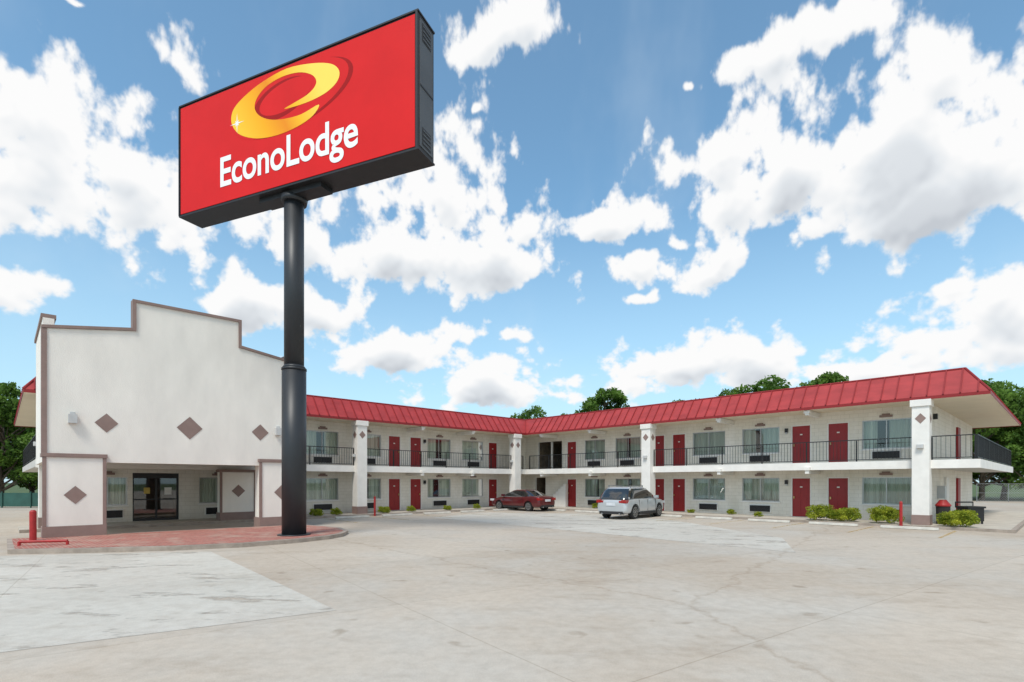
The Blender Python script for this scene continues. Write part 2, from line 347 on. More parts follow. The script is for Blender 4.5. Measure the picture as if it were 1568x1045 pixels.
# ---------------------------------------------------------------- lobby canopy with stepped parapet
can=empty('entrance_canopy',C,ANG)
A=5.5; B0=-28.3; B1=-19.7
cm=MB()
def U(u): return B0+u
top=[(0,7.12),(2.5,7.5),(2.5,8.55),(6.1,8.55),(6.1,7.5),(8.6,7.12)]
zb=2.68
prof=[(0,zb)]+top+[(8.6,zb)]
for x in(A,A-.3):
    cm.face([(x,U(u),z) for u,z in prof],'stucco')
cm.face([(A,U(0),zb),(A,U(8.6),zb),(A-.3,U(8.6),zb),(A-.3,U(0),zb)],'stucco')
cm.face([(A,U(0),zb),(A,U(0),7.12),(A-.3,U(0),7.12),(A-.3,U(0),zb)],'stucco')
cm.face([(A,U(8.6),zb),(A,U(8.6),7.12),(A-.3,U(8.6),7.12),(A-.3,U(8.6),zb)],'stucco')
for u0,u1 in((0,.3),(8.3,8.6)):
    cm.box(.45,A-.302,U(u0),U(u1),zb,7.55,'stucco')
    cm.box(.4,A-.30,U(u0)-.05,U(u1)+.05,7.55,7.68,'taupe')
cm.box(.45,A-.302,U(.3),U(8.3),zb+.12,zb+.3,'cream'); cm.box(.45,A-.302,U(.3),U(8.3),6.5,6.6,'flat')
cm.obj('canopy_walls',can)
tr=MB()
for (u0,z0),(u1,z1) in zip(top[:-1],top[1:]):
    if u0==u1:
        s=1 if u0>4 else -1
        za,zc=min(z0,z1),max(z0,z1)
        tr.box(A-.36,A+.06,U(u0)-(.05 if s<0 else .06),U(u0)+(.06 if s<0 else .05),za+.001,zc+.1,'taupe')
    else:
        ua=u0-(.05 if u0==0 else -0.0); ub=u1+(.05 if u1==8.6 else 0)
        if u0==0: ub-=.052
        if u1==8.6: ua+=.052
        if u0==2.5: ua+=.062; ub-=.062
        pts=[(A-.36,U(ua),z0),(A+.06,U(ua),z0),(A+.06,U(ub),z1),(A-.36,U(ub),z1)]
        i=len(tr.v); tr.v+=pts+[(x,y,z+.1) for x,y,z in pts]
        for f in [(0,3,2,1),(4,5,6,7),(0,1,5,4),(1,2,6,5),(2,3,7,6),(3,0,4,7)]: tr.f.append(tuple(i+q for q in f)); tr.m.append(tr.mi('taupe'))
tr.box(A-.34,A+.04,U(0)-.05,U(0)+.09,zb+.25,7.119,'taupe')
for uc,r in((1.69,.34),(4.28,.44),(6.89,.34)):
    zc=4.08; tr.face([(A+.012,U(uc)-r,zc),(A+.012,U(uc),zc-r),(A+.012,U(uc)+r,zc),(A+.012,U(uc),zc+r)],'taupe')
for uc in(.75,7.6):
    tr.box(A+.002,A+.2,U(uc)-.12,U(uc)+.12,4.0,4.3,'lamp'); tr.box(A+.002,A+.12,U(uc)-.07,U(uc)+.07,4.3,4.38,'lamp')
tr.obj('taupe_trim',can)
pr=MB()
def pier(x0,x1,y0,y1,top,face='x'):
    pr.box(x0,x1,y0,y1,.5,top-.13,'stucco'); pr.box(x0-.04,x1+.04,y0-.04,y1+.04,0,.5,'taupe'); pr.box(x0-.06,x1+.06,y0-.06,y1+.06,top-.13,top,'taupe')
    pr.box(x1-.05,x1+.035,y0-.035,y0+.07,.5,top-.131,'taupe'); pr.box(x1-.05,x1+.035,y1-.07,y1+.035,.5,top-.131,'taupe')
    c=(y0+y1)/2; zc=1.55; r=min(.31,(y1-y0)*.22)
    pr.face([(x1+.012,c-r,zc),(x1+.012,c,zc-r),(x1+.012,c+r,zc),(x1+.012,c,zc+r)],'taupe')
pier(A-.5,A+.12,U(0),U(1.64),2.96); pier(A-.5,A+.12,U(6.85),U(8.6),2.96)
pier(0.05,.6,-21.6,-20.0,2.6)
pr.obj('piers',can,bevel=.008)

# ---------------------------------------------------------------- sign island
isl=[(-16.6,17.6),(-13.9,14.75),(-12.2,14.95),(-9.8,15.55),(-8.2,16.3),(-7.0,17.5),(-6.35,18.6),(-6.15,19.5),(-6.3,20.6),(-7.0,21.9),(-9.2,23.5),(-13.0,20.4),(-15.6,18.3)]
def brickmat():
    m,nt,b=newmat('red_brick_paving'); L=nt.links
    tc=nt.nodes.new('ShaderNodeTexCoord'); mp=nt.nodes.new('ShaderNodeMapping'); mp.inputs['Rotation'].default_value=(0,0,.75); L.new(tc.outputs['Object'],mp.inputs[0])
    br=nt.nodes.new('ShaderNodeTexBrick'); br.inputs['Scale'].default_value=1; br.inputs['Brick Width'].default_value=.22; br.inputs['Row Height'].default_value=.11; br.inputs['Mortar Size'].default_value=.008
    br.inputs['Color1'].default_value=(.40,.13,.10,1); br.inputs['Color2'].default_value=(.30,.09,.07,1); br.inputs['Mortar'].default_value=(.38,.29,.23,1)
    L.new(mp.outputs[0],br.inputs['Vector'])
    no=nt.nodes.new('ShaderNodeTexNoise'); no.inputs['Scale'].default_value=1.5; no.inputs['Detail'].default_value=6; L.new(tc.outputs['Object'],no.inputs['Vector'])
    r=nt.nodes.new('ShaderNodeValToRGB'); e=r.color_ramp.elements; e[0].position=.5; e[1].position=.72; e[0].color=(0,0,0,1); e[1].color=(.7,.7,.7,1); L.new(no.outputs[0],r.inputs[0])
    mx=nt.nodes.new('ShaderNodeMix'); mx.data_type='RGBA'; L.new(r.outputs[0],mx.inputs[0]); L.new(br.outputs[0],mx.inputs[6]); mx.inputs[7].default_value=(.42,.33,.26,1)
    L.new(mx.outputs[2],b.inputs['Base Color']); b.inputs['Roughness'].default_value=.85; return m
M['brickpave']=brickmat()
im=MB(); im.prism(isl,0,.13,'kerb','kerb')
inn=[]
n=len(isl)
for i in range(n):
    p=Vector(isl[i]);a=Vector(isl[i-1]);b=Vector(isl[(i+1)%n]); t=((p-a).normalized()+(b-p).normalized()).normalized(); nn=Vector((-t.y,t.x)); inn.append(tuple(p+nn*.17))
im.face([(x,y,.134) for x,y in inn],'brickpave')
im.obj('brick_traffic_island')
# ---------------------------------------------------------------- pole sign
SX=Vector((.919,-.394,0)).normalized(); SN=Vector((SX.y,-SX.x,0))
o0=Vector((-12.63,20.39,12.1))
sign=bpy.data.objects.new('motel_pole_sign',None); scene.collection.objects.link(sign)
mw=Matrix(((SX.x,0,SN.x,o0.x),(SX.y,0,SN.y,o0.y),(0,1,0,o0.z),(0,0,0,1))); sign.matrix_world=mw
SW=10.65; SH=4.13; T=.89
cb=MB()
cb.box(0,SW,0,SH,-T,0,'cab')
cb.box(SW,SW+.02,.12,SH-.12,-T+.08,-.08,'cabside')
cb.box(SW+.02,SW+.03,SH-.75,SH-.2,-T+.2,-.2,'cab'); cb.box(SW+.02,SW+.03,.2,.75,-T+.2,-.2,'cab'); cb.box(SW+.02,SW+.035,1.95,2.0,-T+.08,-.08,'cab')
for i in range(4):
    cb.box(SW+.03,SW+.045,SH-.7+i*.13,SH-.66+i*.13,-T+.24,-.24,'cabside'); cb.box(SW+.03,SW+.045,.25+i*.13,.29+i*.13,-T+.24,-.24,'cabside')
cb.box(-.03,SW+.03,SH,SH+.05,-T-.03,.04,'cab'); cb.box(-.03,SW+.03,-.05,0,-T-.03,.04,'cab')
cb.box(-.05,0,0,SH,-T-.02,.04,'cab'); cb.box(SW-.07,SW+.0,0.001,SH-.001,0,.04,'cab')
cb.box(SW/2-1.4,SW/2+1.4,-.22,-.05,-T/2-.28,-T/2+.28,'cab')
cb.obj('sign_cabinet',sign)
fc=MB(); fc.box(.05,SW-.10,.06,SH-.06,0.001,.018,'signred'); fc.box(.06,SW-.11,.07,SH-.07,-T-.018,-T-.001,'signred'); fc.obj('sign_face',sign)
def uv(px,py):
    a=(px-784)/F; u=(20.39*a+12.63)/(.919+.394*a); Y=20.39-.394*u
    return u,(738-py)*Y/F-10.1
def smoothpoly(pts,n=6):
    r=[];k=len(pts)
    for i in range(k):
        p0,p1,p2,p3=[Vector(pts[(i+j-1)%k]) for j in range(4)]
        for j in range(n):
            t=j/n; r.append(tuple(.5*((2*p1)+(p2-p0)*t+(2*p0-5*p1+4*p2-p3)*t*t+(3*p1-p0-3*p2+p3)*t**3)))
    return r
def goldmat():
    m,nt,b=newmat('sign_gold'); L=nt.links
    tc=nt.nodes.new('ShaderNodeTexCoord'); sx=nt.nodes.new('ShaderNodeSeparateXYZ'); L.new(tc.outputs['Object'],sx.inputs[0])
    ma=nt.nodes.new('ShaderNodeMath'); ma.operation='MULTIPLY_ADD'; ma.inputs[1].default_value=.55; L.new(sx.outputs[1],ma.inputs[0]); L.new(sx.outputs[0],ma.inputs[2])
    mr=nt.nodes.new('ShaderNodeMapRange'); mr.inputs[1].default_value=3.6; mr.inputs[2].default_value=9.4; L.new(ma.outputs[0],mr.inputs[0])
    r=nt.nodes.new('ShaderNodeValToRGB'); e=r.color_ramp.elements; e[0].color=(.95,.75,.25,1); e[1].color=(1,.72,.12,1)
    for p,c in((.12,(.95,.60,.04)),(.35,(.95,.42,.01)),(.5,(.85,.27,.01)),(.62,(.95,.5,.02)),(.85,(1,.72,.12))):
        q=e.new(p); q.color=c+(1,)
    L.new(mr.outputs[0],r.inputs[0]); L.new(r.outputs[0],b.inputs['Base Color']); b.inputs['Roughness'].default_value=.5; b.inputs['Specular IOR Level'].default_value=.2; return m
M['gold']=goldmat()
lg=MB()
def ell(cu,cv,ru,rv,rot,n=48):
    return [(cu+ru*math.cos(t)*math.cos(rot)-rv*math.sin(t)*math.sin(rot),cv+ru*math.cos(t)*math.sin(rot)+rv*math.sin(t)*math.cos(rot)) for t in [2*math.pi*i/n for i in range(n)]]
lg.face([(x,y,.020) for x,y in ell(5.62,2.85,2.62,.98,.12)],'signdark')
lg.face([(x,y,.0215) for x,y in ell(5.44,2.89,2.62,.98,.12)],'signred')
gold=[(355,182),(360,166),(376,148),(402,127),(440,106),(480,98),(508,99),(520,109),(518,124),(505,139),(486,151),(462,161),(436,168),(452,158),(470,147),(482,135),(485,124),(477,115),(458,112),(432,119),(408,134),(394,152),(391,167),(398,178),(414,184),(436,183),(462,176),(489,161),(480,178),(456,195),(425,208),(395,213),(370,208),(358,196)]
gp=smoothpoly([uv(*p) for p in gold],4)
from mathutils.geometry import tessellate_polygon
tri=tessellate_polygon([[Vector((x,y,0)) for x,y in gp]])
lg.face([(x,y,.0225) for x,y in ell(5.15,3.0,1.3,.62,.12)],'signdark'); lg.face([(x,y,.0235) for x,y in ell(5.33,3.05,1.2,.5,.12)],'signred')
for t in tri: lg.face([(gp[i][0],gp[i][1],.026) for i in t],'gold')
su,sv=uv(364,190); pts=[]
for i in range(16):
    t=math.pi*i/8; r=.36 if i%4==0 else (.15 if i%2==0 else .06); pts.append((su+r*math.cos(t),sv+r*math.sin(t),.029))
lg.face(pts,'signwhite')
lg.obj('sign_logo',sign)
cu=bpy.data.curves.new('lettering','FONT'); cu.body='EconoLodge'; cu.size=1; cu.offset=.018; cu.extrude=.0; cu.space_character=.98
to=bpy.data.objects.new('tmp',cu); scene.collection.objects.link(to)
bpy.context.view_layer.update()
dg=bpy.context.evaluated_depsgraph_get(); me=bpy.data.meshes.new_from_object(to.evaluated_get(dg)); bpy.data.objects.remove(to)
xs=[v.co.x for v in me.vertices]; ys=[v.co.y for v in me.vertices]; x0,x1,y0,y1=min(xs),max(xs),min(ys),max(ys)
for v in me.vertices:
    v.co.x=2.2+(v.co.x-x0)/(x1-x0)*6.22; v.co.y=.27+(v.co.y-y0)/(y1-y0)*1.42; v.co.z=.03
me.materials.clear(); me.materials.append(M['signwhite'])
lo=bpy.data.objects.new('sign_lettering',me); scene.collection.objects.link(lo); lo.parent=sign
pm=MB()
PX,PY=-7.65,18.8
inv=mw.inverted()
def pc(z): return inv@Vector((PX,PY,z))
pm.tube(pc(.13),pc(5.97),.405,.405,'pole',32); pm.tube(pc(5.97),pc(6.08),.405,.33,'pole',32); pm.tube(pc(6.08),pc(12.0),.33,.33,'pole',32)
pm.tube(pc(.134),pc(.17),.55,.55,'pole',32); pm.tube(pc(5.9),pc(5.97),.42,.42,'pole',32); pm.tube(pc(11.75),pc(11.93),.42,.46,'pole',32)
po=pm.obj('sign_pole',sign)
for p in po.data.polygons: p.use_smooth=len(p.vertices)==4
# ---------------------------------------------------------------- ground
def groundmat(name,c1,c2,c3,joints=True):
    m,nt,b=newmat(name); L=nt.links
    tc=nt.nodes.new('ShaderNodeTexCoord')
    def noise(s,d=5,r=.6,off=0,st=(1,1,1),rot=0):
        mp=nt.nodes.new('ShaderNodeMapping'); mp.inputs['Location'].default_value=(off,off,0); mp.inputs['Scale'].default_value=st; mp.inputs['Rotation'].default_value=(0,0,rot); L.new(tc.outputs['Object'],mp.inputs[0])
        n=nt.nodes.new('ShaderNodeTexNoise'); n.noise_dimensions='2D'; n.inputs['Scale'].default_value=s; n.inputs['Detail'].default_value=d; n.inputs['Roughness'].default_value=r; L.new(mp.outputs[0],n.inputs['Vector']); return n
    def ramp(n,p0,c0,p1,c1_):
        r=nt.nodes.new('ShaderNodeValToRGB'); e=r.color_ramp.elements; e[0].position=p0; e[1].position=p1; e[0].color=c0; e[1].color=c1_; L.new(n.outputs[0],r.inputs[0]); return r
    def mix(a,b_,f,mode='MIX'):
        x=nt.nodes.new('ShaderNodeMix'); x.data_type='RGBA'; x.blend_type=mode
        if isinstance(f,float): x.inputs[0].default_value=f
        else: L.new(f,x.inputs[0])
        L.new(a,x.inputs[6]); 
        if isinstance(b_,tuple): x.inputs[7].default_value=b_
        else: L.new(b_,x.inputs[7])
        return x.outputs[2]
    a=ramp(noise(.12,4,.5),.35,c1+(1,),.65,c2+(1,))
    f=ramp(noise(.22,5,.6,13),.44,(0,0,0,1),.68,(1,1,1,1))
    c=mix(a.outputs[0],c3+(1,),f.outputs[0])
    sp=ramp(noise(5,6,.7),.3,(.90,.89,.88,1),.64,(1.03,1.03,1.03,1)); c=mix(c,sp.outputs[0],1.0,'MULTIPLY')
    gr=ramp(noise(70,3,.6),.3,(.88,.88,.88,1),.7,(1.05,1.05,1.05,1)); c=mix(c,gr.outputs[0],1.0,'MULTIPLY')
    stn=ramp(noise(.55,6,.6,40,(1,2.4,1),.7),.54,(1,1,1,1),.8,(.84,.81,.78,1)); c=mix(c,stn.outputs[0],1.0,'MULTIPLY')
    oil=ramp(noise(1.9,3,.4,90),.72,(1,1,1,1),.82,(.76,.73,.69,1)); c=mix(c,oil.outputs[0],1.0,'MULTIPLY')
    if joints:
        mp=nt.nodes.new('ShaderNodeMapping'); mp.inputs['Rotation'].default_value=(0,0,math.radians(-36)); mp.inputs['Location'].default_value=(1.7,.9,0); L.new(tc.outputs['Object'],mp.inputs[0])
        nz=noise(.8,3); mv=nt.nodes.new('ShaderNodeMix'); mv.data_type='VECTOR'; mv.inputs[0].default_value=.03; L.new(mp.outputs[0],mv.inputs[4]); L.new(nz.outputs[1],mv.inputs[5])
        br=nt.nodes.new('ShaderNodeTexBrick'); br.offset=0; br.inputs['Scale'].default_value=1; br.inputs['Brick Width'].default_value=5.2; br.inputs['Row Height'].default_value=4.4; br.inputs['Mortar Size'].default_value=.014; br.inputs['Mortar Smooth'].default_value=.8
        br.inputs['Color1'].default_value=(1.03,1.03,1.03,1); br.inputs['Color2'].default_value=(.945,.945,.945,1); br.inputs['Mortar'].default_value=(.80,.78,.75,1)
        L.new(mv.outputs[1],br.inputs['Vector']); c=mix(c,br.outputs[0],1.0,'MULTIPLY')
        vo=nt.nodes.new('ShaderNodeTexVoronoi'); vo.voronoi_dimensions='2D'; vo.feature='DISTANCE_TO_EDGE'; vo.inputs['Scale'].default_value=.09
        nz2=noise(.9,6,.65); mv2=nt.nodes.new('ShaderNodeMix'); mv2.data_type='VECTOR'; mv2.inputs[0].default_value=.5; L.new(tc.outputs['Object'],mv2.inputs[4]); L.new(nz2.outputs[1],mv2.inputs[5]); L.new(mv2.outputs[1],vo.inputs['Vector'])
        cr=ramp(vo,.0,(.86,.83,.80,1),.002,(1,1,1,1)); c=mix(c,cr.outputs[0],1.0,'MULTIPLY')
    L.new(c,b.inputs['Base Color']); b.inputs['Roughness'].default_value=.85; b.inputs['Specular IOR Level'].default_value=.3
    bp=nt.nodes.new('ShaderNodeBump'); bp.inputs['Strength'].default_value=.2; bp.inputs['Distance'].default_value=.01; n=noise(60,4); L.new(n.outputs[0],bp.inputs['Height']); L.new(bp.outputs[0],b.inputs['Normal'])
    return m,nt,b,noise,ramp
M['lot']=groundmat('parking_lot_concrete',(.455,.385,.31),(.53,.46,.38),(.50,.455,.395))[0]
nm_,nt_,b_,noise_,ramp_=groundmat('newer_concrete',(.54,.51,.45),(.60,.57,.51),(.53,.49,.43))
out_=nt_.nodes['Material Output']; rr_=ramp_(noise_(.5,7,.7,7,(1,3,1),.5),.27,(0,0,0,1),.43,(1,1,1,1)); tp_=nt_.nodes.new('ShaderNodeBsdfTransparent'); ms_=nt_.nodes.new('ShaderNodeMixShader')
nt_.links.new(rr_.outputs[0],ms_.inputs[0]); nt_.links.new(tp_.outputs[0],ms_.inputs[1]); nt_.links.new(b_.outputs[0],ms_.inputs[2]); nt_.links.new(ms_.outputs[0],out_.inputs[0])
M['newlot']=nm_
M['grass']=mat('grass_ground',(.07,.11,.03),.95,var=.4,scale=.6)
g=MB(); g.face([(-800,-300,-.02),(800,-300,-.02),(800,1200,-.02),(-800,1200,-.02)],'grass'); g.obj('ground')
g=MB(); g.face([(-70,-40,0),(80,-40,0),(80,56,0),(-70,56,0)],'lot'); g.obj('parking_lot_pavement')
g=MB()
g.face([(x,y,.004) for x,y in [(-7,3.9),(-5.99,6.26),(-2.73,8.32),(-5.4,11.5),(-8.6,15.3),(-14,14.4),(-20,11)]],'newlot')
g.face([(x,y,.004) for x,y in [(8.0,15.1),(9.6,19.0),(8.4,27.5),(5.5,33),(-1.5,34.8),(-4.5,30),(2.3,22)]],'newlot')
g.obj('repaved_concrete_patch')
st=MB()
def wornstripe():
    m,nt,b=newmat('worn_stripe_paint'); L=nt.links; out=nt.nodes['Material Output']
    b.inputs['Base Color'].default_value=(.62,.42,.14,1); b.inputs['Roughness'].default_value=.8
    tc=nt.nodes.new('ShaderNodeTexCoord'); no=nt.nodes.new('ShaderNodeTexNoise'); no.inputs['Scale'].default_value=5; no.inputs['Detail'].default_value=8; no.inputs['Roughness'].default_value=.75; L.new(tc.outputs['Object'],no.inputs['Vector'])
    mr=nt.nodes.new('ShaderNodeMapRange'); mr.inputs[1].default_value=.42; mr.inputs[2].default_value=.62; mr.inputs[3].default_value=.05; mr.inputs[4].default_value=.6; L.new(no.outputs[0],mr.inputs[0])
    t=nt.nodes.new('ShaderNodeBsdfTransparent'); mx=nt.nodes.new('ShaderNodeMixShader'); L.new(mr.outputs[0],mx.inputs[0]); L.new(t.outputs[0],mx.inputs[1]); L.new(b.outputs[0],mx.inputs[2]); L.new(mx.outputs[0],out.inputs[0]); return m
M['stripe']=wornstripe()
for i in range(8):
    a=25.9-i*2.85; st.box(a-.05,a+.05,-5.2,-1.3,.005,.008,'stripe')
for i in range(6):
    b=-2.5-i*2.85; st.box(1.4,5.2,b-.05,b+.05,.005,.008,'stripe')
s_=st.obj('parking_stripes'); s_.location=C; s_.rotation_euler=(0,0,ANG)
def wheelstop(a,b,rot=0,col='kerb'):
    m=MB(); L=1.0
    prof=[(-.09,0),(.09,0),(.06,.11),(-.06,.11)]
    m.v+=[(-L,y,z) for y,z in prof]+[(L,y,z) for y,z in prof]
    for j in range(4): m.f.append((j,(j+1)%4,4+(j+1)%4,4+j)); m.m.append(m.mi(col))
    m.f.append((3,2,1,0)); m.m.append(0); m.f.append((4,5,6,7)); m.m.append(0)
    o=m.obj('wheel_stop',bevel=.015); p=W(a,b,.009); o.location=p; o.rotation_euler=(0,0,ANG+rot)
M['stopc']=mat('wheel_stop_concrete',(.56,.53,.47),.9,var=.2,scale=4)
for i in range(8): wheelstop(24.4-i*2.85,-1.65,random.uniform(-.03,.03),'stopc')
for i in range(5): wheelstop(1.75,-3.9-i*2.85,math.pi/2+random.uniform(-.03,.03),'stopc')
def bollard(x,y,h=1.0,r=.08,name='red_bollard'):
    m=MB(); m.tube((0,0,0),(0,0,h-.05),r,r,'redpaint',16); m.tube((0,0,h-.05),(0,0,h),r,r*.55,'redpaint',16); o=m.obj(name); o.location=(x,y,0)
for a,b in((24.0,-.95),(.98,-13.5)):
    p=W(a,b); bollard(p.x,p.y,1.15,.06)
bollard(-15.25,17.05,1.1,.09)
m=MB(); m.tube((-1.2,0,.12),(.0,.0,.12),.04,.04,'redpaint',12); m.tube((0,0,-.0),(0,0,.12),.04,.04,'redpaint',12); m.tube((-1.2,0,-.0),(-1.2,0,.12),.04,.04,'redpaint',12); o=m.obj('red_guard_rail'); o.location=(-13.2,15.9,.13); o.rotation_euler=(0,0,.25)
m=MB(); m.tube((0,0,0),(0,0,.8),.24,.26,'dark',20); m.tube((0,0,.8),(0,0,.86),.29,.29,'redpaint',20); m.tube((0,0,.86),(0,0,1.08),.28,.12,'redpaint',20)
o=m.obj('red_trash_can'); o.location=W(25.2,.9,.12)
m=MB(); m.box(-.35,.35,-.3,.3,0.12,.7,'black'); m.box(-.4,.4,-.34,.34,.7,.78,'black')
for x,y in((-.3,-.25),(.3,-.25),(.3,.25),(-.3,.25)): m.tube((x,y,.0),(x,y,.12),.04,.04,'black')
m.tube((-.4,.34,.95),(.4,.34,.95),.03,.03,'black'); m.tube((-.4,.34,.7),(-.4,.34,.95),.02,.02,'black'); m.tube((.4,.34,.7),(.4,.34,.95),.02,.02,'black')
o=m.obj('charcoal_grill'); o.location=W(26.0,2.2,.12)
# ---------------------------------------------------------------- vegetation
def leafquads(V,Fc,Mi,centers,rads,per,size,mi,rng):
    base=sum(len(x) for x in V)
    for c,r in zip(centers,rads):
        n=int(per*max(.3,r)); d=rng.normal(size=(n,3)); d/=np.linalg.norm(d,axis=1)[:,None]
        rr=r*rng.uniform(.35,1.05,n)**.6; pos=c+d*rr[:,None]*np.array([1,1,.75])
        a=rng.normal(size=(n,3)); a/=np.linalg.norm(a,axis=1)[:,None]
        b=np.cross(a,rng.normal(size=(n,3))); b/=np.linalg.norm(b,axis=1)[:,None]
        s=size*rng.uniform(.6,1.3,n)[:,None]
        q=np.stack([pos-a*s,pos-b*s*.55,pos+a*s,pos+b*s*.55],1).reshape(-1,3); V.append(q)
        f=(np.arange(n*4).reshape(n,4)+base); Fc.append(f); Mi.append(np.full(n,mi)); base+=n*4
def treemesh(name,h,cr,seed,per=210,size=.16,nclump=95,trunkfrac=.2):
    rng=np.random.default_rng(seed); mb=MB(); mb.mi('bark'); mb.mi('leaf')
    pts=[Vector((0,0,0))]; 
    for i in range(1,6): pts.append(Vector((rng.normal()*.15*i*.5,rng.normal()*.15*i*.5,h*.85*i/5)))
    r=h*.022
    for i in range(5): mb.tube(pts[i],pts[i+1],r*(1-i/5.6),r*(1-(i+1)/5.6),'bark',8,False)
    cents=[];rads=[]
    for i in range(nclump):
        z=rng.uniform(trunkfrac,.97); env=math.sin(math.pi*min(1,max(.05,(z-trunkfrac+.16)/(1.16-trunkfrac))))**.7
        th=rng.uniform(0,2*math.pi); rr=cr*env*rng.uniform(.25,1.0)**.6
        c=Vector((rr*math.cos(th),rr*math.sin(th),z*h)); cents.append(np.array(c)); rads.append(rng.uniform(.32,.95)*cr*.26)
        if i%2==0:
            zs=max(.12*h,c.z-rr*.8-.3); t=min(4.99,zs/(h*.85)*5); k=int(t); s=pts[k].lerp(pts[k+1],t-k)
            mid=s.lerp(c,.5)+Vector((0,0,-.15*rr*.3)); mb.tube(s,mid,.05*h/10*1.6,.05*h/10,'bark',5,False); mb.tube(mid,c,.05*h/10,.015,'bark',5,False)
    V=[np.array(mb.v)];Fc=[];Mi=[]
    leafquads(V,Fc,Mi,cents,rads,per,size,1,rng)
    me=bpy.data.meshes.new(name)
    verts=np.concatenate(V); faces=list(mb.f)+[tuple(x) for x in np.concatenate(Fc).tolist()]
    me.from_pydata(verts.tolist(),[],faces); me.materials.append(M['bark']); me.materials.append(M['leaf'])
    me.polygons.foreach_set('material_index',list(mb.m)+np.concatenate(Mi).astype(int).tolist()); me.update(); return me
TM=[treemesh('tree_a',10,4.2,1),treemesh('tree_b',10,3.7,2,nclump=100),treemesh('tree_c',10,4.6,3,nclump=75,per=170)]
def tree(x,y,h,k,rot):
    o=bpy.data.objects.new('deciduous_tree',TM[k]); scene.collection.objects.link(o); s=h/10; o.scale=(s,s,s); o.location=(x,y,-.02); o.rotation_euler=(0,0,rot)
for i,(x,y,h,k) in enumerate([(-42.5,44.5,10.2,0),(-46.5,46,10.4,1),(-51,48,11,2),(-44.8,50,9.6,1),(-39.5,49,9.6,0),(-37,46,8.5,2),
    (3.2,75,12.6,2),(8.0,78,11.6,0),(12.4,70,14.0,1),(15.6,76,12.4,2),(24,74,13.2,0),(29.0,62,14.2,2),(32.2,66,13.6,1),(38,65,15.0,1),
    (50,57,12.6,0),(55,60,13.2,2),(49,66,11.6,1),(61,62,13,0),(46,70,10,2),(55.5,66,13.2,1),(53,54,9,2),(60,55,10,1),(48.5,60,9,0)]): tree(x,y,h,k,i*1.3)
def shrubmesh(seed):
    rng=np.random.default_rng(seed); V=[np.zeros((0,3))];Fc=[];Mi=[]; cents=[];rads=[]
    for i in range(34):
        th=rng.uniform(0,6.28); rr=.46*rng.uniform(0,1)**.5; z=.14+.52*rng.uniform(0,1)*(1-rr*.7); cents.append(np.array([rr*math.cos(th),rr*math.sin(th),z])); rads.append(rng.uniform(.12,.21))
    leafquads(V,Fc,Mi,cents,rads,420,.034,0,rng)
    me=bpy.data.meshes.new('shrub'); me.from_pydata(np.concatenate(V).tolist(),[],[tuple(x) for x in np.concatenate(Fc).tolist()]); me.materials.append(M['leafy']); me.update(); return me
SM=[shrubmesh(11),shrubmesh(12)]
def shrub(a,b,s,k):
    o=bpy.data.objects.new('shrub',SM[k]); scene.collection.objects.link(o); o.location=W(a,b,.1); o.scale=(s,s,s); o.rotation_euler=(0,0,a*3)
for i,(a,b,s) in enumerate([(20.55,-.3,1.2),(21.75,-.3,1.12),(23.3,-.35,1.2),(25.9,-.4,1.2),(15.6,1.1,.5),(9.6,1.1,.5),(5.9,1.1,.6),(.3,-2.6,.6),(.35,-5.2,.55),(.35,-7.8,.55),(.35,-10.6,.6),(.4,-12.6,.7),(.4,-15.6,.65),(.4,-16.8,.7),(17.5,.2,.45),(13.2,.9,.4)]): shrub(a,b,s,i%2)
# ---------------------------------------------------------------- fences
def chainlink(name,p0,p1,h,col):
    m=MB(); p0=Vector(p0);p1=Vector(p1);L=(p1-p0).length;d=(p1-p0)/L
    n=int(L/2.4)
    for i in range(n+1): q=p0+d*L*i/n; m.tube(q,q+Vector((0,0,h)),.035,.035,col,6)
    for z in(.1,h*.5,h): m.tube(p0+Vector((0,0,z)),p1+Vector((0,0,z)),.02,.02,col,6)
    k=int(L/.22)
    for i in range(k):
        for sg in(0,1):
            q=p0+d*L*i/k
            a=q+Vector((0,0,.05 if sg else h)); 
            u=min(h-.05,L-L*i/k); b=q+d*u+Vector((0,0,(.05+u) if sg else h-u)); m.tube(a,b,.006,.006,col,3,False)
    m.obj(name)
M['galv']=mat('galvanised_steel',(.35,.36,.36),.5,metal=.7)
M['greenfence']=mat('green_fence_screen',(.03,.10,.08),.8,var=.3,scale=1)
chainlink('chain_link_fence',(46,53,0),(62,50,0),1.8,'galv')
m=MB(); m.box(-62,-36,41,41.05,.1,1.15,'greenfence')
for i in range(12): m.tube((-61+i*2.2,40.95,0),(-61+i*2.2,40.95,1.25),.05,.05,'greenfence',8)
m.obj('green_screen_fence')
# ---------------------------------------------------------------- cars
def paint(name,col,metal=.5):
    m,nt,b=newmat(name); b.inputs['Base Color'].default_value=col+(1,); b.inputs['Metallic'].default_value=metal; b.inputs['Roughness'].default_value=.3; b.inputs['Coat Weight'].default_value=1; b.inputs['Coat Roughness'].default_value=.04
    no=nt.nodes.new('ShaderNodeTexNoise'); no.inputs['Scale'].default_value=2; mr=nt.nodes.new('ShaderNodeMapRange'); mr.inputs[3].default_value=.22; mr.inputs[4].default_value=.42; nt.links.new(no.outputs[0],mr.inputs[0]); nt.links.new(mr.outputs[0],b.inputs['Roughness']); return m
M['silver']=paint('silver_paint',(.55,.57,.58),.35); M['maroon']=paint('maroon_paint',(.12,.008,.012),.3)
M['carglass']=mat('tinted_car_glass',(.012,.014,.016),.05,var=.1,spec=.8,coat=1)
M['tyre']=mat('tyre_rubber',(.018,.018,.018),.85); M['alloy']=mat('alloy_wheel',(.45,.46,.47),.3,metal=.8)
